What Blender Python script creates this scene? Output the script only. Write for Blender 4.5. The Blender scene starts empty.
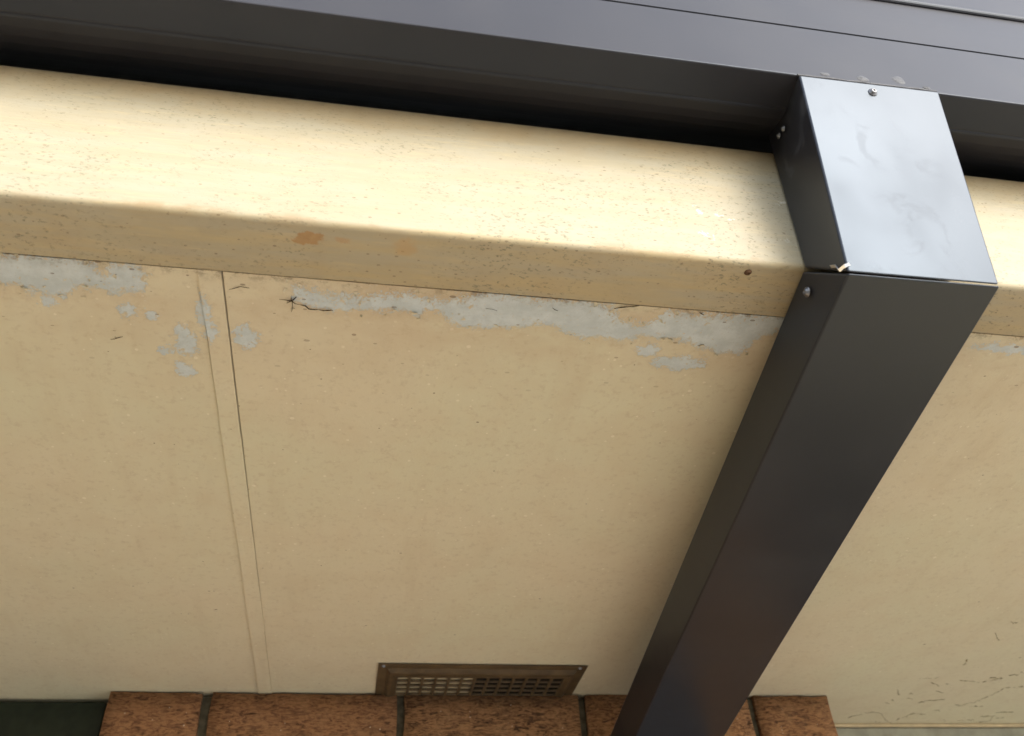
import bpy, bmesh, math, random
from mathutils import Vector, Matrix, noise

scene = bpy.context.scene
C = scene.collection
random.seed(7)
Z0 = 2.45            # height of the soffit above the ground

# ------------------------------------------------------------------ camera
cam_data = bpy.data.cameras.new('camera')
cam = bpy.data.objects.new('camera', cam_data)
C.objects.link(cam)
scene.camera = cam
RT = Vector((0.98491598, -0.16393185, -0.05537933))
DN = Vector((0.06699057, 0.65634849, -0.75147783))
FW = Vector((0.15953929, 0.73643263, 0.65743))
m = Matrix(((RT.x, -DN.x, -FW.x), (RT.y, -DN.y, -FW.y), (RT.z, -DN.z, -FW.z))).to_4x4()
m.translation = (0.1771, -1.1091, Z0 - 0.4163)
cam.matrix_world = m
cam_data.sensor_fit = 'HORIZONTAL'
cam_data.sensor_width = 36.0
cam_data.lens = 36.0 * 850.43 / 1024.0
cam_data.clip_start = 0.02
cam_data.clip_end = 3000.0
cam_data.dof.use_dof = True
cam_data.dof.focus_distance = 0.68
cam_data.dof.aperture_fstop = 11.0

# ------------------------------------------------------------------ sky and sun (thin cloud, soft sun)
SUN = Vector((0.43, -0.77, 0.44)).normalized()
SUN_EL = math.asin(SUN.z)
SUN_AZ = math.atan2(SUN.x, SUN.y)
SUN_POWER, SUN_ANGLE, SKY = 0.5, 23.0, 0.15
world = bpy.data.worlds.new('World')
scene.world = world
world.use_nodes = True
wn, wl = world.node_tree.nodes, world.node_tree.links
wn.clear()
wo = wn.new('ShaderNodeOutputWorld')
bg = wn.new('ShaderNodeBackground')
sky = wn.new('ShaderNodeTexSky')
sky.sky_type = 'NISHITA'
sky.sun_disc = False
sky.sun_elevation = SUN_EL
sky.sun_rotation = SUN_AZ
sky.dust_density = 2.0
sky.air_density = 1.0
hs = wn.new('ShaderNodeHueSaturation')      # thin cloud veil takes most of the blue out
hs.inputs['Saturation'].default_value = 0.55
wl.new(sky.outputs[0], hs.inputs['Color'])
wl.new(hs.outputs[0], bg.inputs[0])
bg.inputs[1].default_value = SKY
wl.new(bg.outputs[0], wo.inputs[0])

sd = bpy.data.lights.new('sun', 'SUN')
sd.energy = SUN_POWER
sd.angle = math.radians(SUN_ANGLE)
sd.color = (1.0, 0.98, 0.945)
so = bpy.data.objects.new('sun', sd)
C.objects.link(so)
so.location = (3, -6, 8)
so.rotation_euler = (-SUN).to_track_quat('-Z', 'Y').to_euler()

vs = scene.view_settings
vs.view_transform = 'Standard'
vs.look = 'None'
vs.gamma = 1.0
vs.exposure = 1.78
vs.use_curve_mapping = False

# ------------------------------------------------------------------ node helper
class NT:
    def __init__(self, name):
        self.m = bpy.data.materials.new(name)
        self.m.use_nodes = True
        self.t = self.m.node_tree
        self.t.nodes.clear()
        self.out = self.n('ShaderNodeOutputMaterial')
        self.p = self.n('ShaderNodeBsdfPrincipled')
        self.l(self.p.outputs[0], self.out.inputs[0])
        self.tc = self.n('ShaderNodeTexCoord')
        self.obj = self.tc.outputs['Object']
    def n(self, t, **kw):
        nd = self.t.nodes.new(t)
        for k, v in kw.items():
            setattr(nd, k, v)
        return nd
    def l(self, a, b):
        self.t.links.new(a, b)
    def put(self, sock, v):
        if isinstance(v, bpy.types.NodeSocket):
            self.l(v, sock)
        elif isinstance(v, (tuple, list)) and len(v) == 3 and sock.type == 'RGBA':
            sock.default_value = (*v, 1)
        else:
            sock.default_value = v
    def math(self, op, a, b=0.0, c=0.0, clamp=False):
        nd = self.n('ShaderNodeMath', operation=op, use_clamp=clamp)
        self.put(nd.inputs[0], a); self.put(nd.inputs[1], b); self.put(nd.inputs[2], c)
        return nd.outputs[0]
    def ramp(self, v, lo, hi, a=0.0, b=1.0):
        nd = self.n('ShaderNodeMapRange', interpolation_type='SMOOTHSTEP')
        self.put(nd.inputs['Value'], v)
        nd.inputs['From Min'].default_value = lo; nd.inputs['From Max'].default_value = hi
        nd.inputs['To Min'].default_value = a; nd.inputs['To Max'].default_value = b
        return nd.outputs[0]
    def mapping(self, vec, scale=(1, 1, 1), loc=(0, 0, 0)):
        nd = self.n('ShaderNodeMapping')
        self.l(vec, nd.inputs['Vector'])
        nd.inputs['Scale'].default_value = scale
        nd.inputs['Location'].default_value = loc
        return nd.outputs[0]
    def noise(self, scale, detail=4, rough=0.55, vec=None, dist=0.0):
        nd = self.n('ShaderNodeTexNoise')
        self.l(vec or self.obj, nd.inputs['Vector'])
        nd.inputs['Scale'].default_value = scale
        nd.inputs['Detail'].default_value = detail
        nd.inputs['Roughness'].default_value = rough
        nd.inputs['Distortion'].default_value = dist
        return nd.outputs['Fac']
    def specks(self, scale, radius, keep, vec=None):
        """sparse round dots: 1 inside a dot"""
        nd = self.n('ShaderNodeTexVoronoi', feature='F1')
        self.l(vec or self.obj, nd.inputs['Vector'])
        nd.inputs['Scale'].default_value = scale
        sep = self.n('ShaderNodeSeparateColor')
        self.l(nd.outputs['Color'], sep.inputs[0])
        rad = self.math('MULTIPLY', sep.outputs[1], radius)
        on = self.math('LESS_THAN', nd.outputs['Distance'], rad)
        pick = self.math('LESS_THAN', sep.outputs[0], keep)
        return self.math('MULTIPLY', on, pick)
    def mix(self, fac, a, b, blend='MIX'):
        nd = self.n('ShaderNodeMix', data_type='RGBA', blend_type=blend)
        self.put(nd.inputs[0], fac); self.put(nd.inputs[6], a); self.put(nd.inputs[7], b)
        return nd.outputs[2]
    def bump(self, h, strength, dist, nrm=None):
        nd = self.n('ShaderNodeBump')
        nd.inputs['Strength'].default_value = strength
        nd.inputs['Distance'].default_value = dist
        self.l(h, nd.inputs['Height'])
        if nrm: self.l(nrm, nd.inputs['Normal'])
        return nd.outputs[0]
    def curve(self, x, pts):
        nd = self.n('ShaderNodeFloatCurve')
        cu = nd.mapping.curves[0]
        nd.mapping.use_clip = False
        while len(cu.points) > 2:
            cu.points.remove(cu.points[1])
        cu.points[0].location = pts[0]; cu.points[1].location = pts[-1]
        for q in pts[1:-1]:
            cu.points.new(*q)
        for q in cu.points:
            q.handle_type = 'VECTOR'
        nd.mapping.update()
        self.put(nd.inputs['Value'], x)
        return nd.outputs[0]
    def ellipse(self, X, Y, cx, cy, rx, ry):
        """signed: 1 at the centre, 0 on the rim, negative outside"""
        a = self.math('MULTIPLY', self.math('SUBTRACT', X, cx), 1 / rx)
        b = self.math('MULTIPLY', self.math('SUBTRACT', Y, cy), 1 / ry)
        s = self.math('ADD', self.math('MULTIPLY', a, a), self.math('MULTIPLY', b, b))
        return self.math('SUBTRACT', 1.0, s)
    def set(self, col=None, rough=None, spec=None, nrm=None, metal=None):
        p = self.p.inputs
        if col is not None: self.put(p['Base Color'], col)
        if rough is not None: self.put(p['Roughness'], rough)
        if spec is not None: self.put(p['Specular IOR Level'], spec)
        if metal is not None: self.put(p['Metallic'], metal)
        if nrm is not None: self.l(nrm, p['Normal'])
        return self.m

# ------------------------------------------------------------------ materials
PEEL_UP = [(0.1189,-0.710),(0.1274,-0.7088),(0.1424,-0.705),(0.162,-0.7042),(0.1707,-0.7076),(0.1947,-0.7109),(0.2083,-0.7087),(0.2218,-0.7077),(0.2393,-0.7128),(0.2451,-0.7203),(0.2654,-0.7204),(0.2916,-0.7155),(0.2976,-0.72),(0.3213,-0.7205),(0.3379,-0.7145),(0.3446,-0.7023),(0.3599,-0.699),(0.373,-0.7037),(0.3766,-0.7156),(0.399,-0.7132),(0.4178,-0.7152),(0.4307,-0.7199),(0.4501,-0.7204),(0.4643,-0.722),(0.4759,-0.7183)]
PEEL_LO = [(0.1188,-0.7078),(0.1207,-0.6964),(0.1314,-0.6898),(0.1491,-0.6876),(0.1647,-0.6903),(0.1825,-0.6922),(0.1983,-0.6924),(0.2055,-0.6883),(0.2095,-0.6952),(0.2211,-0.6932),(0.2292,-0.6825),(0.2458,-0.6809),(0.2622,-0.6827),(0.2806,-0.6864),(0.2941,-0.6912),(0.3049,-0.6856),(0.3218,-0.6779),(0.3352,-0.6828),(0.3536,-0.6778),(0.3637,-0.6858),(0.3857,-0.6864),(0.4103,-0.6802),(0.433,-0.6736),(0.4473,-0.6769),(0.4517,-0.6917),(0.4671,-0.7038),(0.4781,-0.7135)]
PEEL_L_UP = [(-0.32,-0.722),(-0.0555,-0.7185),(-0.0354,-0.7207),(-0.0028,-0.7199),(0.0,-0.7063),(0.0045,-0.7058),(0.0088,-0.719),(0.0224,-0.7178),(0.0301,-0.7087)]
PEEL_L_LO = [(-0.32,-0.69),(-0.0629,-0.6879),(-0.0507,-0.6893),(-0.0471,-0.6793),(-0.0412,-0.6875),(-0.0381,-0.6833),(-0.0246,-0.6803),(-0.0162,-0.6918),(-0.002,-0.6919),(0.0076,-0.6885),(0.0246,-0.6919),(0.0305,-0.7073)]
PEEL_SPOTS = [(0.012,-0.674,.0065,.0065),(0.028,-0.671,.0055,.005),(0.046,-0.648,.0075,.017),(0.033,-0.637,.006,.0045),(0.042,-0.617,.0078,.0075),(0.087,-0.656,.008,.0125),(-0.036,-0.677,.004,.005),(0.063,-0.671,.0045,.026),(0.403,-0.661,.023,.0075),(0.374,-0.673,.008,.007),(0.66,-0.703,.040,.0045)]

def mat_soffit(name, peeling):
    k = NT(name)
    sep = k.n('ShaderNodeSeparateXYZ'); k.l(k.obj, sep.inputs[0])
    X, Y = sep.outputs[0], sep.outputs[1]
    lowf = k.noise(4.5, 2, 0.5)
    midf = k.noise(22, 5, 0.65)
    col = k.mix(k.ramp(lowf, 0.35, 0.68), (0.625, 0.553, 0.390), (0.605, 0.560, 0.390))
    col = k.mix(k.math('MULTIPLY', k.ramp(midf, 0.40, 0.72), 0.42), col, (0.570, 0.482, 0.325))
    # faint runs of grime across the sheet and a fine mottle
    run = k.noise(1.0, 4, 0.6, vec=k.mapping(k.obj, (34, 5, 1), (3, 3, 0)))
    col = k.mix(k.math('MULTIPLY', k.ramp(run, 0.52, 0.75), 0.22), col, (0.47, 0.375, 0.235))
    fine = k.noise(190, 3, 0.65)
    col = k.mix(k.ramp(fine, 0.50, 0.75, 0.0, 0.45), col, (0.47, 0.385, 0.255))
    lt = k.math('MAXIMUM', k.specks(62, 0.12, 0.30), k.specks(170, 0.22, 0.22, vec=k.mapping(k.obj, (1, 1, 1), (2, 8, 0))))
    dk = k.math('MAXIMUM', k.specks(130, 0.11, 0.10), k.specks(48, 0.075, 0.26, vec=k.mapping(k.obj, (0.8, 1.1, 1), (5, 2, 0))))
    col = k.mix(k.math('MULTIPLY', lt, 0.55), col, (0.76, 0.70, 0.55))
    col = k.mix(k.math('MULTIPLY', dk, 0.7), col, (0.15, 0.11, 0.07))
    rough = 0.5
    nb = k.bump(k.noise(6, 2, 0.5), 0.35, 0.008)
    nb = k.bump(k.math('ADD', fine, k.math('MULTIPLY', lt, 0.5)), 0.35, 0.0008, nb)
    if peeling:
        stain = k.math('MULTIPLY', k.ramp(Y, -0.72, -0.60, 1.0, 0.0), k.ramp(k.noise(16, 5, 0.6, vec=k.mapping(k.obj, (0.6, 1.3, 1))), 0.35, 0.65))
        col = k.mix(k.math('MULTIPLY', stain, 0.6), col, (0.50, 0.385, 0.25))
        n1 = k.noise(120, 5, 0.78)
        n2 = k.noise(520, 3, 0.7, vec=k.mapping(k.obj, (1, 1, 1), (3, 1, 0)))
        n3 = k.noise(150, 4, 0.75, vec=k.mapping(k.obj, (1, 1, 1), (7, 4, 2)))
        Yj = k.math('ADD', Y, k.math('ADD', k.math('MULTIPLY', k.math('SUBTRACT', n1, 0.5), 0.028), k.math('MULTIPLY', k.math('SUBTRACT', n2, 0.5), 0.012)))
        Xj = k.math('ADD', X, k.math('MULTIPLY', k.math('SUBTRACT', n3, 0.5), 0.030))
        y01 = k.math('MULTIPLY', k.math('ADD', Yj, 0.73), 1 / 0.06)
        def band(up, lo):
            x0, x1 = up[0][0], up[-1][0]
            nx = lambda x: min(max((x - x0) / (x1 - x0), 0), 1)
            ny = lambda y: (y + 0.73) / 0.06
            x01 = k.math('MULTIPLY', k.math('SUBTRACT', Xj, x0), 1 / (x1 - x0))
            cu = k.curve(x01, [(nx(a), ny(b)) for a, b in up])
            cl = k.curve(x01, [(nx(a), ny(b)) for a, b in lo])
            s = k.math('MINIMUM', k.math('SUBTRACT', y01, cu), k.math('SUBTRACT', cl, y01))
            inx = k.math('MINIMUM', x01, k.math('SUBTRACT', 1.0, x01))
            return k.math('MINIMUM', s, k.math('MULTIPLY', inx, 12.0))
        s = k.math('MAXIMUM', band(PEEL_UP, PEEL_LO), band(PEEL_L_UP, PEEL_L_LO))
        for e in PEEL_SPOTS:
            s = k.math('MAXIMUM', s, k.math('MULTIPLY', k.ellipse(Xj, Yj, *e), 0.25))
        # islands of paint that still hold
        isl = k.ramp(k.noise(160, 4, 0.7, vec=k.mapping(k.obj, (1, 1, 1), (11, 5, 0))), 0.60, 0.70, 0.0, 0.45)
        s = k.math('SUBTRACT', s, isl)
        peel = k.ramp(k.math('ADD', s, k.math('MULTIPLY', k.math('SUBTRACT', n2, 0.5), 0.45)), -0.02, 0.07)
        rim = k.math('MULTIPLY', k.ramp(s, -0.20, 0.0), k.math('SUBTRACT', 1.0, peel))
        col = k.mix(k.math('MULTIPLY', rim, 0.22), col, (0.47, 0.34, 0.205))
        near = k.ramp(Y, -0.72, -0.56, 1.0, 0.0)
        fl = k.math('MULTIPLY', k.ramp(k.noise(230, 4, 0.75, vec=k.mapping(k.obj, (1, 1.4, 1), (1, 9, 0))), 0.635, 0.665), near)
        grey = k.mix(k.ramp(k.noise(60, 4, 0.7), 0.35, 0.7), (0.47, 0.51, 0.495), (0.565, 0.605, 0.59))
        grey = k.mix(k.ramp(n2, 0.56, 0.70, 0.0, 0.45), grey, (0.40, 0.385, 0.33))
        col = k.mix(peel, col, grey)
        col = k.mix(k.math('MULTIPLY', fl, 0.55), col, (0.60, 0.56, 0.46))
        dk2 = k.math('MULTIPLY', k.specks(170, 0.24, 0.16, vec=k.mapping(k.obj, (0.6, 1.2, 1), (1, 2, 0))), near)
        col = k.mix(k.math('MULTIPLY', dk2, 0.65), col, (0.16, 0.12, 0.08))
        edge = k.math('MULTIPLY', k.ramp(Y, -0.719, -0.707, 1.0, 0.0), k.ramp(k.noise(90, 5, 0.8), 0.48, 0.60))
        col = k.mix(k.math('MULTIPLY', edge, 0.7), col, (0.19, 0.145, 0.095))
        rough = k.mix(peel, (0.5,) * 3, (0.9,) * 3)
        nb = k.bump(k.math('SUBTRACT', 1.0, peel), 0.5, 0.0008, nb)
    return k.set(col, rough, 0.3, nb)

def mat_fascia():
    k = NT('fascia_paint')
    sep = k.n('ShaderNodeSeparateXYZ'); k.l(k.obj, sep.inputs[0])
    X, Y, Z = sep.outputs
    Z = k.math('SUBTRACT', Z, Z0)
    grain = k.noise(1.0, 5, 0.65, vec=k.mapping(k.obj, (40, 260, 420)))
    grain2 = k.noise(1.0, 4, 0.6, vec=k.mapping(k.obj, (14, 60, 90)))
    col = k.mix(k.ramp(grain2, 0.3, 0.7), (0.362, 0.328, 0.240), (0.352, 0.311, 0.212))
    col = k.mix(k.math('MULTIPLY', k.ramp(grain, 0.5, 0.75), 0.3), col, (0.58, 0.44, 0.24))
    # underside: grimier brush marks
    under = k.ramp(Z, -0.0025, 0.002, 1.0, 0.0)
    col = k.mix(k.math('MULTIPLY', under, k.ramp(k.noise(1, 5, 0.6, vec=k.mapping(k.obj, (9, 90, 90))), 0.35, 0.7, 0.15, 0.6)), col, (0.46, 0.345, 0.165))
    # dirt pits: short dashes along the grain
    vec = k.mapping(k.obj, (330, 560, 680))
    clus = k.ramp(k.noise(9, 3, 0.6), 0.36, 0.62)
    pit = k.math('MULTIPLY', k.ramp(k.noise(1.0, 3, 0.6, vec=vec), 0.575, 0.66), clus)
    pit2 = k.specks(1.0, 0.34, 0.16, vec=k.mapping(k.obj, (280, 460, 520), (2, 3, 4)))
    col = k.mix(k.math('MULTIPLY', pit, 0.85), col, (0.20, 0.19, 0.12))
    col = k.mix(k.math('MULTIPLY', pit2, 0.8), col, (0.21, 0.165, 0.10))
    # grime along the top edge and the bottom arris
    nse = k.noise(45, 6, 0.7, vec=k.mapping(k.obj, (0.6, 1, 1)))
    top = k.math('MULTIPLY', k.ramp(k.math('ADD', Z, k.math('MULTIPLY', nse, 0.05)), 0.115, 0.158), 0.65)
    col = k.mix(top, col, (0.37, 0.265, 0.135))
    ar = k.math('MULTIPLY', k.math('MULTIPLY', k.ramp(Z, -0.005, -0.001), k.ramp(Z, 0.0, 0.005, 1.0, 0.0)), k.ramp(nse, 0.45, 0.65))
    col = k.mix(k.math('MULTIPLY', ar, 0.6), col, (0.30, 0.21, 0.11))
    mot = k.noise(26, 6, 0.7, vec=k.mapping(k.obj, (0.45, 1, 1), (4, 4, 1)))
    col = k.mix(k.math('MULTIPLY', k.ramp(mot, 0.48, 0.72), 0.35), col, (0.40, 0.33, 0.21))
    # bare patches near the pipe
    bare = k.math('MULTIPLY', k.ramp(k.noise(48, 6, 0.7, vec=k.mapping(k.obj, (0.7, 1, 1), (2, 0, 5))), 0.60, 0.63),
                  k.ramp(k.ellipse(X, Z, 0.40, 0.055, 0.09, 0.05), 0.0, 0.6))
    col = k.mix(k.math('MULTIPLY', bare, 0.55), col, (0.62, 0.60, 0.53))
    # rust blisters on the underside
    jx = k.math('ADD', X, k.math('MULTIPLY', k.math('SUBTRACT', k.noise(160, 4), 0.5), 0.012))
    jy = k.math('ADD', Y, k.math('MULTIPLY', k.math('SUBTRACT', k.noise(190, 4), 0.5), 0.010))
    r1 = k.math('MULTIPLY', k.ramp(k.ellipse(jx, jy, 0.1325, -0.7545, 0.0098, 0.0058), 0.0, 0.35), under)
    r1b = k.math('MULTIPLY', k.ramp(k.ellipse(jx, jy, 0.153, -0.7555, 0.006, 0.003), 0.0, 0.8), under)
    r2 = k.math('MULTIPLY', k.ramp(k.ellipse(jx, jy, 0.1905, -0.754, 0.010, 0.009), 0.0, 0.9), under)
    col = k.mix(k.math('MULTIPLY', r1, 0.85), col, k.mix(k.noise(220, 4), (0.29, 0.155, 0.06), (0.42, 0.26, 0.11)))
    col = k.mix(k.math('MULTIPLY', r1b, 0.4), col, (0.42, 0.22, 0.08))
    col = k.mix(k.math('MULTIPLY', r2, 0.45), col, (0.45, 0.27, 0.10))
    h = k.math('ADD', k.math('MULTIPLY', grain, 0.5), k.math('MULTIPLY', pit, -0.8))
    nb = k.bump(h, 0.35, 0.0012)
    nb = k.bump(k.noise(8, 3, 0.5), 0.3, 0.006, nb)
    return k.set(col, 0.55, 0.3, nb)

def mat_metal(name, smudge=0.0, spec=0.42, base=1.0):
    k = NT(name)
    d = k.noise(7, 3, 0.5)
    dust = k.noise(12, 3, 0.5, vec=k.mapping(k.obj, (1, 1, 0.6)))
    col = k.mix(k.ramp(dust, 0.35, 0.8), tuple(base * c for c in (0.0225, 0.0212, 0.0228)), tuple(base * c for c in (0.028, 0.0262, 0.0275)))
    ro = k.math('ADD', 0.33, k.math('MULTIPLY', k.ramp(dust, 0.4, 0.8), 0.10))
    if smudge:
        # wiped sealant / dried water marks
        sm = k.ramp(k.noise(34, 6, 0.62, vec=k.mapping(k.obj, (1.0, 1, 0.75), (4, 0, 1)), dist=1.6), 0.53, 0.64)
        sm = k.math('MULTIPLY', sm, k.ramp(k.noise(11, 2), 0.42, 0.58))
        col = k.mix(k.math('MULTIPLY', sm, 0.10 * smudge), col, (0.30, 0.31, 0.33))
        ro = k.math('ADD', ro, k.math('MULTIPLY', sm, 0.07 * smudge))
    nb = k.bump(d, 0.12, 0.004)
    k.p.inputs['Specular Tint'].default_value = (0.60, 0.79, 1.0, 1)
    return k.set(col, ro, spec, nb)

def mat_simple(name, col, rough=0.5, spec=0.5, metal=0.0, var=0.25, scale=60):
    k = NT(name)
    a = tuple(c * (1 - var) for c in col); b = tuple(min(1, c * (1 + var)) for c in col)
    c = k.mix(k.ramp(k.noise(scale, 5, 0.6), 0.3, 0.7), a, b)
    nb = k.bump(k.noise(scale * 4, 4, 0.6), 0.25, 0.0008)
    return k.set(c, rough, spec, nb, metal)

def mat_brick():
    k = NT('fired_brick')
    oi = k.n('ShaderNodeObjectInfo')
    cmb = k.n('ShaderNodeCombineXYZ')
    k.l(k.math('MULTIPLY', oi.outputs['Random'], 37.0), cmb.inputs[0])
    k.l(k.math('MULTIPLY', oi.outputs['Random'], 11.0), cmb.inputs[2])
    va = k.n('ShaderNodeVectorMath', operation='ADD')
    k.l(k.obj, va.inputs[0]); k.l(cmb.outputs[0], va.inputs[1])
    v = va.outputs[0]
    tear = k.noise(1.0, 6, 0.72, vec=k.mapping(v, (70, 60, 260)), dist=1.6)
    blot = k.noise(38, 5, 0.65, vec=v)
    col = k.mix(k.ramp(tear, 0.37, 0.60), (0.085, 0.040, 0.018), (0.33, 0.172, 0.076))
    col = k.mix(k.math('MULTIPLY', k.ramp(blot, 0.45, 0.72), 0.5), col, (0.38, 0.215, 0.10))
    col = k.mix(k.math('MULTIPLY', k.ramp(k.noise(13, 5, 0.7, vec=v), 0.58, 0.72), 0.7), col, (0.075, 0.05, 0.03))
    col = k.mix(k.math('MULTIPLY', oi.outputs['Random'], 0.25), col, (0.25, 0.10, 0.045))
    sp = k.specks(240, 0.22, 0.06, vec=v)
    col = k.mix(k.math('MULTIPLY', sp, 0.7), col, (0.62, 0.5, 0.36))
    crack = k.ramp(tear, 0.30, 0.42)
    h = k.math('ADD', k.math('MULTIPLY', crack, 0.7), k.math('MULTIPLY', k.noise(300, 4, 0.6, vec=v), 0.4))
    nb = k.bump(h, 1.0, 0.005)
    return k.set(col, 0.85, 0.25, nb)

def mat_ground():
    k = NT('pale_concrete')
    c = k.mix(k.ramp(k.noise(3, 6, 0.6), 0.3, 0.7), (0.58, 0.56, 0.51), (0.65, 0.63, 0.58))
    c = k.mix(k.math('MULTIPLY', k.ramp(k.noise(120, 4, 0.7), 0.5, 0.75), 0.25), c, (0.48, 0.45, 0.40))
    return k.set(c, 0.85, 0.3, k.bump(k.noise(150, 5), 0.4, 0.003))

M = dict(
    soffit=mat_soffit('soffit_paint', False), peel=mat_soffit('peeling_soffit_paint', True), fascia=mat_fascia(),
    metal=mat_metal('charcoal_coated_steel'), gutter=mat_metal('charcoal_gutter_steel', 0.0, 0.22, 1.45), pipe=mat_metal('charcoal_coated_steel_smudged', 1.0),
    brick=mat_brick(), ground=mat_ground(),
    mortar=mat_simple('raked_mortar', (0.085, 0.075, 0.05), 0.95, 0.1, scale=120),
    vent=mat_simple('bronze_vent_paint', (0.085, 0.057, 0.027), 0.42, 0.5, var=0.3),
    backing=mat_simple('pale_backing_board', (0.36, 0.305, 0.195), 0.8, 0.2, var=0.1),
    dark=mat_simple('painted_cavity_shade', (0.02, 0.018, 0.015), 0.95, 0.1),
    steel=mat_simple('zinc_screw', (0.22, 0.22, 0.225), 0.5, 0.5, 1.0, var=0.15),
    raw=mat_simple('bare_cut_metal_edge', (0.72, 0.72, 0.70), 0.30, 0.5, 1.0, var=0.1),
    seal=mat_simple('clear_grey_sealant', (0.07, 0.073, 0.08), 0.6, 0.3, var=0.3, scale=200),
    rust=mat_simple('rusty_nail', (0.10, 0.055, 0.03), 0.8, 0.2, scale=300),
    web=mat_simple('dusty_cobweb', (0.30, 0.245, 0.155), 0.95, 0.05, scale=200),
    hair=mat_simple('black_dirt', (0.045, 0.033, 0.022), 0.95, 0.05, scale=200),
    frame=mat_simple('dark_green_window_paint', (0.012, 0.017, 0.008), 0.6, 0.25),
    board=mat_simple('grey_green_board', (0.34, 0.335, 0.255), 0.7, 0.3, var=0.16, scale=35),
    bead=mat_simple('cream_bead', (0.60, 0.48, 0.29), 0.6, 0.3, var=0.1),
    roof=mat_simple('charcoal_roof_steel', (0.05, 0.051, 0.055), 0.4, 0.5),
    dark_ground=mat_simple('added_ground_brown', (0.10, 0.08, 0.055), 0.9, 0.2, var=0.4, scale=25),
    inner=mat_simple('dark_light_stop', (0.05, 0.045, 0.04), 0.9, 0.1),
)
kg = NT('dark_window_glass')
M['glass'] = kg.set((0.008, 0.009, 0.009), 0.04, 0.5, kg.bump(kg.noise(3, 2), 0.05, 0.002))

# ------------------------------------------------------------------ mesh helpers
def tag(o, label=None, cat=None, group=None, kind=None):
    if label: o['label'] = label
    if cat: o['category'] = cat
    if group: o['group'] = group
    if kind: o['kind'] = kind
    return o

def thing(name, loc, label, cat, group=None, kind=None):
    o = bpy.data.objects.new(name, None)
    C.objects.link(o)
    o.location = loc
    o.empty_display_size = 0.05
    return tag(o, label, cat, group, kind)

def link(name, me, mat, parent=None, bevel=0.0, seg=2, smooth=True):
    o = bpy.data.objects.new(name, me)
    C.objects.link(o)
    if mat and not me.materials: me.materials.append(mat)
    if smooth:
        for f in me.polygons: f.use_smooth = True
    if parent:
        o.parent = parent
        o.matrix_parent_inverse = Matrix.Translation(parent.matrix_world.translation if parent.parent else parent.location).inverted()
    if bevel:
        b = o.modifiers.new('bevel', 'BEVEL')
        b.width = bevel; b.segments = seg; b.limit_method = 'ANGLE'
        b.angle_limit = math.radians(25); b.harden_normals = True
    elif smooth:
        pass
    return o

def mesh(verts, faces, name='m'):
    me = bpy.data.meshes.new(name)
    me.from_pydata([tuple(v) for v in verts], [], faces)
    bm = bmesh.new(); bm.from_mesh(me)
    bmesh.ops.recalc_face_normals(bm, faces=bm.faces)
    bm.to_mesh(me); bm.free()
    me.update()
    return me

def zz(v): return Vector((v[0], v[1], v[2] + Z0))

def box_mesh(x0, x1, y0, y1, z0, z1):
    v = [(x, y, z + Z0) for x in (x0, x1) for y in (y0, y1) for z in (z0, z1)]
    f = [(0,1,3,2),(4,6,7,5),(0,4,5,1),(2,3,7,6),(0,2,6,4),(1,5,7,3)]
    return mesh(v, f)

def hexa(b, t):
    """solid between two quads given in the same order"""
    v = [zz(q) for q in b] + [zz(q) for q in t]
    return mesh(v, [(0,1,2,3),(4,5,6,7),(0,1,5,4),(1,2,6,5),(2,3,7,6),(3,0,4,7)])

def extrude_profile(pts, x0, x1, closed=False):
    n = len(pts)
    v = [(x0, y, z + Z0) for y, z in pts] + [(x1, y, z + Z0) for y, z in pts]
    f = [(i, (i + 1) % n, n + (i + 1) % n, n + i) for i in range(n if closed else n - 1)]
    return mesh(v, f)

def tube(pts, r, sides=5):
    pts = [Vector(p) for p in pts]
    v, f = [], []
    for i, p in enumerate(pts):
        d = (pts[min(i + 1, len(pts) - 1)] - pts[max(i - 1, 0)]).normalized()
        u = d.orthogonal().normalized(); w = d.cross(u)
        rr = r * (0.45 if i in (0, len(pts) - 1) else random.uniform(0.75, 1.25))
        for s in range(sides):
            a = 2 * math.pi * s / sides
            v.append(p + (u * math.cos(a) + w * math.sin(a)) * rr)
        if i:
            b = (i - 1) * sides
            for s in range(sides):
                f.append((b + s, b + (s + 1) % sides, b + sides + (s + 1) % sides, b + sides + s))
    f.append(tuple(range(sides))); f.append(tuple(range(len(v) - sides, len(v))))
    return v, f

def screw_mesh(r):
    """pan head with washer and a recessed drive, axis +Z"""
    prof = [(r * 1.35, 0), (r * 1.35, r * .18), (r, r * .25), (r * .93, r * .62), (r * .7, r * .85), (r * .38, r * .92), (r * .30, r * .45), (0.0001, r * .45)]
    n = 14; v, f = [], []
    for i, (a, h) in enumerate(prof):
        for s in range(n):
            t = 2 * math.pi * s / n
            v.append((a * math.cos(t), a * math.sin(t), h))
        if i:
            b = (i - 1) * n
            for s in range(n):
                f.append((b + s, b + (s + 1) % n, b + n + (s + 1) % n, b + n + s))
    return mesh(v, f)

def place(name, me, mat, pos, nrm, parent, z0=True):
    o = bpy.data.objects.new(name, me)
    C.objects.link(o)
    if not me.materials: me.materials.append(mat)
    for p in me.polygons: p.use_smooth = True
    mw = Vector(nrm).to_track_quat('Z', 'Y').to_matrix().to_4x4()
    mw.translation = zz(pos)
    o.parent = parent
    o.matrix_parent_inverse = Matrix.Translation(parent.location).inverted()
    o.matrix_basis = mw
    return o

XA, XB = -2.4, 3.4        # ends of the eave

# ------------------------------------------------------------------ ground
g = link('ground', mesh([(-400, -400, 0), (400, -400, 0), (400, 400, 0), (-400, 400, 0)], [(0, 1, 2, 3)]), M['ground'])
tag(g, kind='structure')

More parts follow.
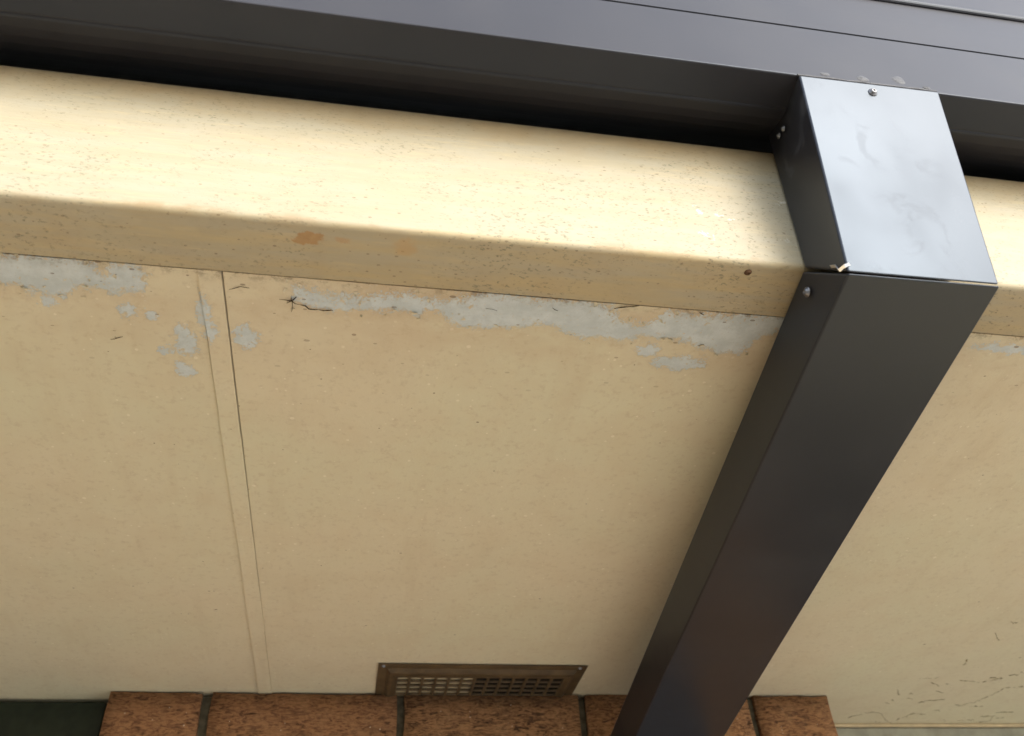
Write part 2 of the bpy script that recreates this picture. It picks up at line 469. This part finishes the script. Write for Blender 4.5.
lw = link('added_dark_ground', mesh([(-60, -60, .004), (0.8, -60, .004), (0.8, -0.9, .004), (-60, -0.9, .004)], [(0, 1, 2, 3)]), M['dark_ground'])  # unseen dark ground, added to cut bounce light from the left
tag(lw, kind='structure')

# ------------------------------------------------------------------ soffit: sheets with a joint strip between them
SY0, SY1 = -0.7166, 0.135
soff = thing('soffit', (0.5, -0.3, Z0), 'cream painted eave soffit with peeling paint showing grey along the fascia', 'soffit')
joints = [-1.131, 0.0692, 1.2692, 2.4692]
edges = [XA] + joints + [XB]
half = 0.0079
def sheet_mesh(f_, m_, r_, z0=0.0, z1=0.006):
    v = [(x, y, z + Z0) for row in (f_, m_, r_) for (x, y) in row for z in (z0, z1)]
    f = []
    for q in (0, 4):
        f += [(q, q + 2, q + 6, q + 4), (q + 1, q + 5, q + 7, q + 3), (q, q + 4, q + 5, q + 1), (q + 2, q + 3, q + 7, q + 6)]
    f += [(0, 1, 3, 2), (8, 10, 11, 9)]
    return mesh(v, f)
def two_tone(o):
    o.data.materials.clear()
    o.data.materials.append(M['peel']); o.data.materials.append(M['soffit'])
    for p in o.data.polygons: p.material_index = 0 if p.center.y < -0.58 else 1
    return o
for i in range(len(edges) - 1):
    a = edges[i] + (half if i else 0)
    b = edges[i + 1] - (half if i < len(edges) - 2 else 0)
    two_tone(link('soffit_sheet', sheet_mesh([(a, SY0), (b, SY0)], [(a, -0.58), (b, -0.58)], [(a, SY1), (b, SY1)]), None, soff, smooth=False))
for j in joints:
    l0, r0 = j - half, j + half
    b = [(l0 + .0007, SY0, -.0011), (r0 - .0015, SY0, -.0011), (r0 - .0003, SY1, -.0006), (l0 + .0003, SY1, -.0006)]
    t = [(q[0], q[1], .004) for q in b]
    # cut in short lengths with a slightly wandering edge
    n = 26; v, f = [], []
    for s in range(n + 1):
        y = SY0 - .0015 + (SY1 - SY0 + .0015) * s / n
        u = s / n
        ga = .0005 * (1 - u) + .0001 + random.uniform(-.00025, .00025)
        gb = .0010 * (1 - u) ** 2.2 + .0002 + random.uniform(-.0002, .0002)
        zl = -.0015 + random.uniform(-.0002, .0002)
        v += [(l0 + ga, y, .0004 + Z0), (l0 + ga, y, zl + Z0), (r0 - gb, y, zl + .0003 + Z0), (r0 - gb, y, .0004 + Z0)]
        if s:
            k0 = 4 * (s - 1)
            for e in range(3): f.append((k0 + e, k0 + e + 1, k0 + 5 + e, k0 + 4 + e))
    two_tone(link('joint_strip', mesh(v, f), None, soff, smooth=False))

for j in joints:
    q = [(j - .0078, SY0, .0014), (j + .0078, SY0, .0022), (j + .0078, SY1, .0003), (j - .0078, SY1, .0003)]
    link('joint_filler', hexa(q, [(x, y, .0057) for x, y, z in q]), M['soffit'], soff, smooth=False)

# ------------------------------------------------------------------ fascia
FY0, FY1, FZ0, FZ1 = -0.7672, -0.7210, -0.0038, 0.1340
fas = thing('fascia_board', (0.5, -0.744, Z0 + FZ0), 'weathered cream timber fascia board running beneath the gutter', 'fascia')
def fascia_mesh():
    n = 240; v, f = [], []
    rb, rt = .0042, .007
    prof = [(FY1, FZ1), (FY1, FZ0)]
    for s in range(4):
        a = math.pi / 2 * s / 3
        prof.append((FY0 + rb - rb * math.sin(a), FZ0 + rb - rb * math.cos(a)))
    prof += [(FY0, .03), (FY0, .07), (FY0, .10)]
    for s in range(5):
        a = math.pi / 2 * s / 4
        prof.append((FY0 + rt - rt * math.cos(a), FZ1 - rt + rt * math.sin(a)))
    N = len(prof)
    for i in range(n + 1):
        x = XA + (XB - XA) * i / n
        for (y, z) in prof:
            w = noise.noise((x * 5, y * 20, z * 20)) * .0006 + noise.noise((x * 40, y * 60, z * 60)) * .00025
            v.append((x, y + (w if y < -.73 else 0), z + Z0 + (w if z < .1 and y < -.73 else w * .8)))
    for i in range(n):
        for j in range(N):
            a = i * N + j; b = i * N + (j + 1) % N
            f.append((a, b, b + N, a + N))
    f.append(tuple(range(N))); f.append(tuple(range(n * N, n * N + N)))
    return mesh(v, f)
fo = link('board', fascia_mesh(), M['fascia'], fas)
bm = bmesh.new(); bm.from_mesh(fo.data)
for e in bm.edges:
    if len(e.link_faces) == 2 and e.calc_face_angle() > math.radians(50): e.smooth = False
bm.to_mesh(fo.data); bm.free()
place('nail', screw_mesh(.0019), M['rust'], (0.4185, -0.7588, -0.0037), (0, 0, -1), fas)

# ------------------------------------------------------------------ gutter
GY, GZ = -0.8321, 0.1295
gut = thing('gutter', (0.5, GY, Z0 + GZ), 'charcoal steel roof gutter along the top of the fascia', 'gutter')
def rnd(p, q, r, n=4):
    """points of a rounded corner at p between directions to q[0], q[1]"""
    p = Vector(p); a = (Vector(q[0]) - p).normalized(); b = (Vector(q[1]) - p).normalized()
    out = []
    for i in range(n + 1):
        t = i / n
        out.append(tuple(p + a * r * (1 - t) ** 2 + b * r * t ** 2))
    return out
prof = []
for q in range(13):          # sole sweeps up and back into the dark behind the fascia
    u = 1 - q / 12
    prof.append((-0.803 + 0.105 * u, GZ + 0.035 * u + 0.075 * u * u))
prof += [(-0.8045, GZ), (-0.8055, GZ + .0004), (-0.8068, GZ), (-0.815, GZ)]
prof += rnd((GY, GZ), ((-0.8, GZ), (GY, .2)), .0012, 6)
prof += [(GY, 0.165), (GY, 0.2040)]
prof += [(GY + .0045, 0.2052), (GY + .0045, 0.2068), (GY + .0006, 0.2085)]
prof += [(GY + .0004, 0.245), (GY + .0004, 0.2775)]
for q in range(9):
    a = math.pi * q / 8
    prof.append((GY + .0004 - .0030 * math.sin(a), .2810 - .0035 * math.cos(a)))
prof += [(GY + .0004, 0.345)]
for q in range(9):
    a = -math.pi / 2 + math.pi * 1.3 * q / 8
    prof.append((GY + .004 - .0095 * math.cos(a), .3555 + .0095 * math.sin(a)))
go = link('trough', extrude_profile(prof, XA, XB), M['gutter'], gut, smooth=False)
sol = go.modifiers.new('solid', 'SOLIDIFY'); sol.thickness = .0007; sol.offset = 0

# ------------------------------------------------------------------ downpipe
dp = thing('downpipe', (0.57, -0.04, 0.0), 'charcoal sheet metal box downpipe dropping from gutter and slanting back under soffit', 'downpipe')
# drop: tapers from the gutter sole to the elbow (left/right, front/back)
T = dict(fl=(0.4612, -0.8336, 0.1275), fr=(0.5722, -0.8336, 0.1300), bl=(0.4690, -0.7700, 0.1500), br=(0.5722, -0.7700, 0.1500))
Bt = dict(fl=(0.4565, -0.8006, -0.0443), fr=(0.5620, -0.7991, -0.0415), bl=(0.4545, -0.7680, -0.0050), br=(0.5650, -0.7680, -0.0020))
def bar(name, a, b, parent, inset=0.0, sub=0, bev=.0016):
    order = ('fl', 'fr', 'br', 'bl')
    me = hexa([a[q] for q in order], [b[q] for q in order])
    return link(name, me, M['pipe' if name == 'outlet_drop' else 'metal'], parent, bevel=bev, seg=3)
bar('outlet_drop', T, Bt, dp)
# slanted run to the wall
E0 = dict(fl=(0.4568, -0.8000, -0.0450), fr=(0.5628, -0.7987, -0.0423), bl=(0.4541, -0.7655, -0.0058), br=(0.5655, -0.7655, -0.0030))
E1 = dict(fl=(0.5130, -0.0520, -0.0966), fr=(0.6275, -0.0520, -0.0940), bl=(0.5060, -0.0150, -0.0610), br=(0.6255, -0.0150, -0.0580))
bar('slanted_run', E0, E1, dp)
F1 = dict(fl=(0.513, -0.0535, -2.43), fr=(0.628, -0.0535, -2.43), bl=(0.513, -0.0145, -2.43), br=(0.628, -0.0145, -2.43))
F0 = dict(fl=(0.5125, -0.0535, -0.0950), fr=(0.6280, -0.0535, -0.0925), bl=(0.5125, -0.0145, -0.0625), br=(0.6280, -0.0145, -0.0595))
bar('wall_run', F0, F1, dp)
def lerp(a, b, t): return tuple(a[i] + (b[i] - a[i]) * t for i in range(3))
fn = (Vector(T['fr']) - Vector(T['fl'])).cross(Vector(Bt['fl']) - Vector(T['fl'])).normalized()
if fn.y > 0: fn = -fn
sc = screw_mesh(.0026)
q = lerp(lerp(T['fl'], T['fr'], .5), lerp(Bt['fl'], Bt['fr'], .5), .055)
place('screw', sc, M['steel'], q, fn, dp)
ln = Vector((-1, 0.04, -0.09))
place('screw', sc, M['steel'], (0.4545, -0.7615, -0.0215), ln, dp)
sn = screw_mesh(.0019)
place('screw', sn, M['steel'], (0.4628, -0.7955, 0.118), (-1, 0.1, 0), dp)
place('screw', sn, M['steel'], (0.4640, -0.7870, 0.122), (-1, 0.1, 0), dp)
# raw lifted lip where drop and run overlap
v = []; f = []
lip = [(0.4560, -0.7900, -0.0290), (0.4558, -0.7945, -0.0335), (0.4548, -0.7966, -0.0400), (0.4561, -0.8008, -0.0405), (0.4590, -0.8018, -0.0395)]
for i, p in enumerate(lip):
    v += [zz(p), zz((p[0] - .0012, p[1] - .0010, p[2] + .0014))]
    if i: f.append((2 * i - 2, 2 * i - 1, 2 * i + 1, 2 * i))
o = link('cut_lip', mesh(v, f), M['raw'], dp, smooth=False)
s2 = o.modifiers.new('solid', 'SOLIDIFY'); s2.thickness = .0005
# sealant dabs on the gutter face over the joint
def dab(x, y, z, rx, rz, seed):
    n, rings = 14, 5; v = [Vector((x, y - .0007, z + Z0))]; f = []
    for r in range(1, rings + 1):
        for s in range(n):
            a = 2 * math.pi * s / n
            k = r / rings * (1 + .35 * noise.noise((math.cos(a) * 1.3 + seed, math.sin(a) * 1.3, seed)))
            h = .0007 * max(0, 1 - (r / rings) ** 2) * (1 + .8 * noise.noise((s * .7, r, seed))) - (.0004 if r == rings else 0)
            v.append(Vector((x + rx * k * math.cos(a), y - h, z + rz * k * math.sin(a) + Z0)))
    for s in range(n): f.append((0, 1 + s, 1 + (s + 1) % n))
    for r in range(rings - 1):
        for s in range(n):
            a = 1 + r * n; f.append((a + s, a + (s + 1) % n, a + n + (s + 1) % n, a + n + s))
    return mesh(v, f)
for x, z, rx, rz, sd_ in [(0.514, 0.1365, .006, .004, 1.3), (0.545, 0.1415, .006, .0055, 4.1), (0.484, 0.1355, .005, .0025, 7.7), (0.565, 0.135, .0035, .002, 9.2)]:
    link('sealant_dab', dab(x, GY - .0004, z, rx, rz, sd_), M['seal'], dp)
v = []; f = []
for i in range(15):      # squeezed bead along the top edge of the drop
    p = lerp(T['fl'], T['fr'], i / 14); w = .0012 + .0008 * noise.noise((i * .9, 3, 1))
    for s in range(6):
        a = 2 * math.pi * s / 6
        v.append(zz((p[0], p[1] + .0016 + w * math.cos(a), p[2] + .0022 + w * math.sin(a))))
    if i:
        for s in range(6): f.append((6*i-6+s, 6*i-6+(s+1) % 6, 6*i+(s+1) % 6, 6*i+s))
link('sealant_bead', mesh(v, f), M['seal'], dp)

# ------------------------------------------------------------------ soffit vent
VX0, VX1, VY0, VY1 = 0.2062, 0.4660, -0.0945, 0.050
ven = thing('soffit_vent', (0.335, -0.02, Z0 - .002), 'bronze painted metal grille vent in soffit above the brick pier', 'vent')
HX0, HX1, HY0, HY1 = VX0 + .024, VX1 - .022, VY0 + .036, 0.044
# pressed plate: outer flange, raised rim, inner field with holes
zf, zr, zi = -.0016, -.0050, -.0030
ring = [(VX0, VY0, VX1, VY1, zf), (VX0 + .011, VY0 + .012, VX1 - .011, VY1 - .002, zf), (VX0 + .015, VY0 + .019, VX1 - .015, VY1 - .0015, zr),
        (HX0 - .006, HY0 - .010, HX1 + .006, VY1 - .001, zr), (HX0, HY0, HX1, HY1, zi)]
v, f = [], []
for (a, b, c, d, z) in ring:
    v += [(a, b, z + Z0), (c, b, z + Z0), (c, d, z + Z0), (a, d, z + Z0)]
for i in range(len(ring) - 1):
    for s in range(4): f.append((4*i+s, 4*i+(s+1) % 4, 4*i+4+(s+1) % 4, 4*i+4+s))
o = link('flange', mesh(v, f), M['vent'], ven, smooth=False)
sm_ = o.modifiers.new('solid', 'SOLIDIFY'); sm_.thickness = .0010; sm_.offset = 0
cols, rows = 13, 7
px, py = (HX1 - HX0) / cols, (HY1 - HY0) / rows
for i in range(cols + 1):
    x = HX0 + px * i
    link('grille_bar', box_mesh(x - .0019, x + .0019, HY0 - .001, HY1, zi - .0007, zi + .0015), M['vent'], ven, bevel=.0006)
for j in range(rows + 1):
    y = HY0 + py * j
    link('grille_bar', box_mesh(HX0 - .001, HX1 + .001, y - .0022, y + .0022, zi - .0004, zi + .0018), M['vent'], ven, bevel=.0006)
link('backing', box_mesh(HX0 - .004, HX0 + px * 6.05, HY0 - .004, HY1 + .004, .0009 - .0018, .0014 - .0018), M['backing'], ven, smooth=False)
link('backing', box_mesh(HX0 + px * 6.06, HX1 + .004, HY0 - .004, HY1 + .004, .0009 - .0018, .0014 - .0018), M['dark'], ven, smooth=False)  # dark sheet standing in for the shaded void behind these holes
nl = screw_mesh(.0022)
place('nail', nl, M['steel'], (VX0 + .006, VY0 + .006, zf - .0004), (0, 0, -1), ven)
place('nail', nl, M['steel'], (VX1 - .009, VY0 + .006, zf - .0004), (0, 0, -1), ven)

# ------------------------------------------------------------------ brick pier
PX0, PX1 = -0.118, 0.836
pier = thing('brick_pier', (0.36, 0.05, 0.0), 'brown textured brick pier meeting the soffit below the vent', 'brick pier')
link('mortar', box_mesh(PX0 + .006, PX1 - .006, 0.0095, 0.105, -Z0 + .002, -0.004), M['mortar'], pier, smooth=False)
def brick_mesh(L, seed, H=.076, D=.11):
    nx, nz = (8 if L > .2 else 5), 3
    v, f = [], []
    for j in range(nz + 1):
        for i in range(nx + 1):
            x, z = -L / 2 + L * i / nx, -H / 2 + H * j / nz
            e = (i in (0, nx)) or (j in (0, nz))
            w = noise.noise((x * 40 + seed * 9, z * 60, seed)) * .0018
            y = -D / 2 + w + (.0022 if e else 0)
            ex = random.uniform(-.0012, .0012) if e else 0
            v.append((x + (ex if i in (0, nx) else 0), y, z + (ex if j in (0, nz) else 0)))
    def ix(i, j): return j * (nx + 1) + i
    for j in range(nz):
        for i in range(nx): f.append((ix(i, j), ix(i + 1, j), ix(i + 1, j + 1), ix(i, j + 1)))
    b0 = len(v)
    v += [(-L/2, D/2, -H/2), (L/2, D/2, -H/2), (L/2, D/2, H/2), (-L/2, D/2, H/2)]
    f.append((b0 + 1, b0, b0 + 3, b0 + 2))
    f.append(tuple([b0, b0 + 1] + [ix(i, 0) for i in range(nx, -1, -1)]))
    f.append(tuple([b0 + 2, b0 + 3] + [ix(i, nz) for i in range(nx + 1)]))
    f.append(tuple([b0 + 3, b0] + [ix(0, j) for j in range(nz + 1)]))
    f.append(tuple([b0 + 1, b0 + 2] + [ix(nx, j) for j in range(nz, -1, -1)]))
    me = mesh(v, f); me.materials.append(M['brick'])
    for p in me.polygons: p.use_smooth = p.index < nx * nz
    return me
full = [brick_mesh(.230, s) for s in range(5)]
halfb = [brick_mesh(.110, 20 + s) for s in range(3)]
inv = Matrix.Translation(pier.location).inverted()
ncourse = int((Z0 - .01) / .086)
for r in range(ncourse):
    z = Z0 - .0018 - .038 - r * .086
    if r % 2 == 0:
        row = [(PX0 + .055 + .002, halfb)] + [(.12 + .24 * i, full) for i in range(3)] + [(PX1 - .055 - .002, halfb)]
    else:
        row = [(PX0 + .115 + .24 * i + .003 * (i == 0), full) for i in range(4)]
        row = [(PX0 + .1175 + .2417 * i, full) for i in range(4)]
    for x, kind in row:
        b = bpy.data.objects.new('brick', random.choice(kind))
        C.objects.link(b); b.parent = pier; b.matrix_parent_inverse = inv
        b.location = (x, 0.055 + random.uniform(-.0015, .0015), z)
        b.rotation_euler = (0, random.uniform(-.004, .004), random.uniform(-.006, .006))

# ------------------------------------------------------------------ openings beside the pier
wl_ = thing('window', (-1.2, 0.05, 0.9), 'dark recessed window opening left of the brick pier', 'window')
link('window_head', box_mesh(XA, PX0 - .004, 0.027, 0.085, -0.062, -0.004), M['frame'], wl_, bevel=.003)
link('window_jamb', box_mesh(PX0 - .052, PX0 - .004, 0.029, 0.083, -0.70, -0.0625), M['frame'], wl_, bevel=.003)
link('window_sill', box_mesh(XA, PX0 - .004, 0.0, 0.10, -0.76, -0.701), M['frame'], wl_, bevel=.003)
link('pane', box_mesh(XA, PX0 - .0525, 0.055, 0.061, -0.70, -0.0625), M['glass'], wl_, smooth=False)
link('bounce_panel', box_mesh(XA, PX0 - .004, 0.03, 0.08, -Z0 + .002, -0.761), M['bead'], wl_, smooth=False)  # unseen pale panel, added to bounce light up to the soffit
wr_ = thing('window', (2.0, 0.16, 0.9), 'window with a grey green head board right of the brick pier', 'window')
link('head_board', box_mesh(PX1 + .004, XB, 0.120, 0.150, -0.16, -0.0045), M['board'], wr_, bevel=.002)
link('top_bead', box_mesh(PX1 + .004, XB, 0.1135, 0.1195, -0.0050, -0.0003), M['bead'], wr_, bevel=.0012)
link('window_jamb', box_mesh(PX1 + .004, PX1 + .05, 0.122, 0.17, -1.05, -0.161), M['board'], wr_, bevel=.003)
link('window_sill', box_mesh(PX1 + .004, XB, 0.09, 0.18, -1.11, -1.051), M['board'], wr_, bevel=.003)
link('pane', box_mesh(PX1 + .0505, XB, 0.142, 0.148, -1.05, -0.161), M['glass'], wr_, smooth=False)
link('bounce_panel', box_mesh(PX1 + .004, XB, 0.125, 0.165, -Z0 + .002, -1.111), M['bead'], wr_, smooth=False)  # second added panel, pale to throw light onto the soffit

# ------------------------------------------------------------------ roof and the shell behind
inner = link('light_stop_wall', box_mesh(XA, XB, 0.40, 0.45, -Z0 + .002, 0.80), M['inner'], smooth=False)  # unseen, added to stop light leaking in from the back
tag(inner, 'plain dark wall added behind the windows to block stray light', 'wall', kind='structure')
n = int((XB - XA) / .076 * 8); v, f = [], []
for i in range(n + 1):
    x = XA + (XB - XA) * i / n; w = .009 * math.cos(2 * math.pi * (x - XA) / .076)
    v += [(x, -0.80, Z0 + .385 + w), (x, 1.6, Z0 + .385 + w + 2.4 * .36)]
    if i: f.append((2*i-2, 2*i-1, 2*i+1, 2*i))
rf = link('roof', mesh(v, f), M['roof'])
tag(rf, 'charcoal corrugated steel roof above the gutter', 'roof')
s3 = rf.modifiers.new('solid', 'SOLIDIFY'); s3.thickness = .001
for x in (XA, XB - .02):  # dark ends, added to keep light out of the roof space
    o = link('light_stop_end', mesh([zz((x, FY1 + .002, -.004)), zz((x, 0.40, -.004)), zz((x, 0.40, .70)), zz((x, FY1 + .002, .30)),
             zz((x + .02, FY1 + .002, -.004)), zz((x + .02, 0.40, -.004)), zz((x + .02, 0.40, .70)), zz((x + .02, FY1 + .002, .30))],
             [(0,1,2,3),(4,5,6,7),(0,1,5,4),(1,2,6,5),(2,3,7,6),(3,0,4,7)]), M['inner'], smooth=False)
    tag(o, kind='structure')

# ------------------------------------------------------------------ cobwebs and dirt strands hanging on the soffit
WEB = [[(0.9104,0.0891),(0.9222,0.074),(0.9309,0.0656),(0.951,0.0672),(0.9777,0.099),(0.99,0.110)],
       [(0.9911,0.0287),(0.997,0.0169),(1.0226,0.0142)],[(1.0831,0.0414),(1.105,0.0396)],[(1.0439,-0.0683),(1.0626,-0.068)],
       [(0.9605,-0.2442),(0.9674,-0.2378),(0.9694,-0.2402)],[(0.9803,-0.1093),(0.9741,-0.1289)],[(1.0982,0.0987),(1.121,0.0969)],
       [(0.9305,-0.0239),(0.9406,-0.0054)],[(0.9942,0.099),(1.0042,0.0693),(1.0262,0.0733)],[(1.1458,0.0769),(1.1558,0.1029),(1.1403,0.1056)],
       [(1.0057,-0.0581),(1.0406,-0.0517),(1.062,-0.0665)],[(1.0625,0.04),(1.0833,0.0157),(1.092,-0.0306),(1.1154,-0.0385)],[(0.9615,-0.2114),(0.9773,-0.1914)]]
def wander(line, z, amp, step=.004):
    out = []
    for i in range(len(line) - 1):
        a, b = Vector((*line[i], z)), Vector((*line[i + 1], z))
        n = max(2, int((b - a).length / step))
        for s in range(n):
            p = a.lerp(b, s / n)
            p += Vector((random.uniform(-amp, amp), random.uniform(-amp, amp), -abs(random.gauss(0, amp * .6))))
            out.append(p + Vector((0, 0, Z0)))
    out.append(Vector((*line[-1], z + Z0)))
    return out
def strands(lines, r, amp, gap=.5):
    V, F = [], []
    for ln_ in lines:
        w, k0 = wander(ln_, -.0007, amp, .0028), 0
        while k0 < len(w) - 1:                  # broken into short lengths of uneven thickness
            k1 = min(len(w), k0 + random.randint(2, 6))
            v, f = tube(w[k0:k1], r * random.uniform(.45, 1.35))
            b = len(V); V += v; F += [tuple(b + i for i in q) for q in f]
            k0 = k1 - 1 + (random.random() < gap)
    return mesh(V, F)
extra = []
for i in range(26):
    x, y = random.uniform(.93, 1.22), random.uniform(-.10, .105)
    a = random.uniform(-.5, .9); L = random.uniform(.006, .03)
    extra.append([(x, y), (x + L * math.cos(a) * .6, y + L * math.sin(a) * .5), (x + L * math.cos(a), y + L * math.sin(a) + .003)])
for ln_ in WEB:
    x, y = ln_[-1]
    if random.random() < .8: extra.append([(x, y), (x + .0015, y + .001), (x + .003, y + .0005), (x + .001, y - .001)])
web = link('cobweb', strands(WEB, .00042, .0012), M['web'])
tag(web, 'wispy dirty cobwebs on the soffit in the lower right corner', 'cobweb', kind='stuff')
w2 = link('cobweb_threads', strands(extra, .00035, .0012), M['web'], web)
w2['kind'] = 'stuff'
CR = [[(0.1204,-0.7026),(0.1200,-0.694),(0.1193,-0.6853)],[(0.1121,-0.697),(0.1196,-0.6963),(0.1314,-0.6898),(0.1469,-0.6899)],[(0.1162,-0.6928),(0.1229,-0.6998)],
      [(0.3383,-0.713),(0.3458,-0.7157),(0.3554,-0.7174)],[(0.0803,-0.7033),(0.0874,-0.705),(0.093,-0.7044)],[(-0.003,-0.645),(0.0052,-0.6485)],
      [(0.295,-0.709),(0.300,-0.706)],[(0.25,-0.703),(0.258,-0.7015)],[(0.40,-0.7165),(0.404,-0.7135)]]
cr = link('dirt_strand', strands(CR, .00033, .0007, .25), M['hair'], soff)
cr['kind'] = 'stuff'

# curled flakes still hanging on at the rim of the bare patches
FV, FF = [], []
def flake(x, y, size, ang, lift):
    ca, sa = math.cos(ang), math.sin(ang)
    b = len(FV); n = 4
    for i in range(n + 1):
        u = i / n
        w = size * (0.9 - 0.6 * u) * random.uniform(.7, 1.2)
        for sgn in (-1, 1):
            lx, ly = size * 1.1 * u * math.cos(lift * u), sgn * w * .5 + random.uniform(-.1, .1) * size
            FV.append((x + lx * ca - ly * sa, y + lx * sa + ly * ca, Z0 - .0003 - size * u * math.sin(lift * u) * .9))
        if i: FF.append((b + 2*i - 2, b + 2*i - 1, b + 2*i + 1, b + 2*i))
rim_pts = [(p, 1) for p in PEEL_LO[1:]] + [(p, -1) for p in PEEL_UP] + [(p, 1) for p in PEEL_L_LO[1:]] + [(p, -1) for p in PEEL_L_UP[1:]]
for (p, sg) in rim_pts:
    for q in range(2):
        if random.random() < .55:
            flake(p[0] + random.uniform(-.012, .012), p[1] + random.uniform(-.005, .005), random.uniform(.0012, .0036),
                  -sg * math.pi / 2 + random.uniform(-1, 1), random.uniform(.3, 1.1))
fk = link('paint_flake', mesh(FV, FF), M['soffit'], soff, smooth=False)
fk['kind'] = 'stuff'
sk = fk.modifiers.new('solid', 'SOLIDIFY'); sk.thickness = .00025

# ------------------------------------------------------------------ render
scene.render.engine = 'CYCLES'
scene.render.resolution_x = 1024
scene.render.resolution_y = 736
scene.cycles.max_bounces = 6
scene.cycles.diffuse_bounces = 4
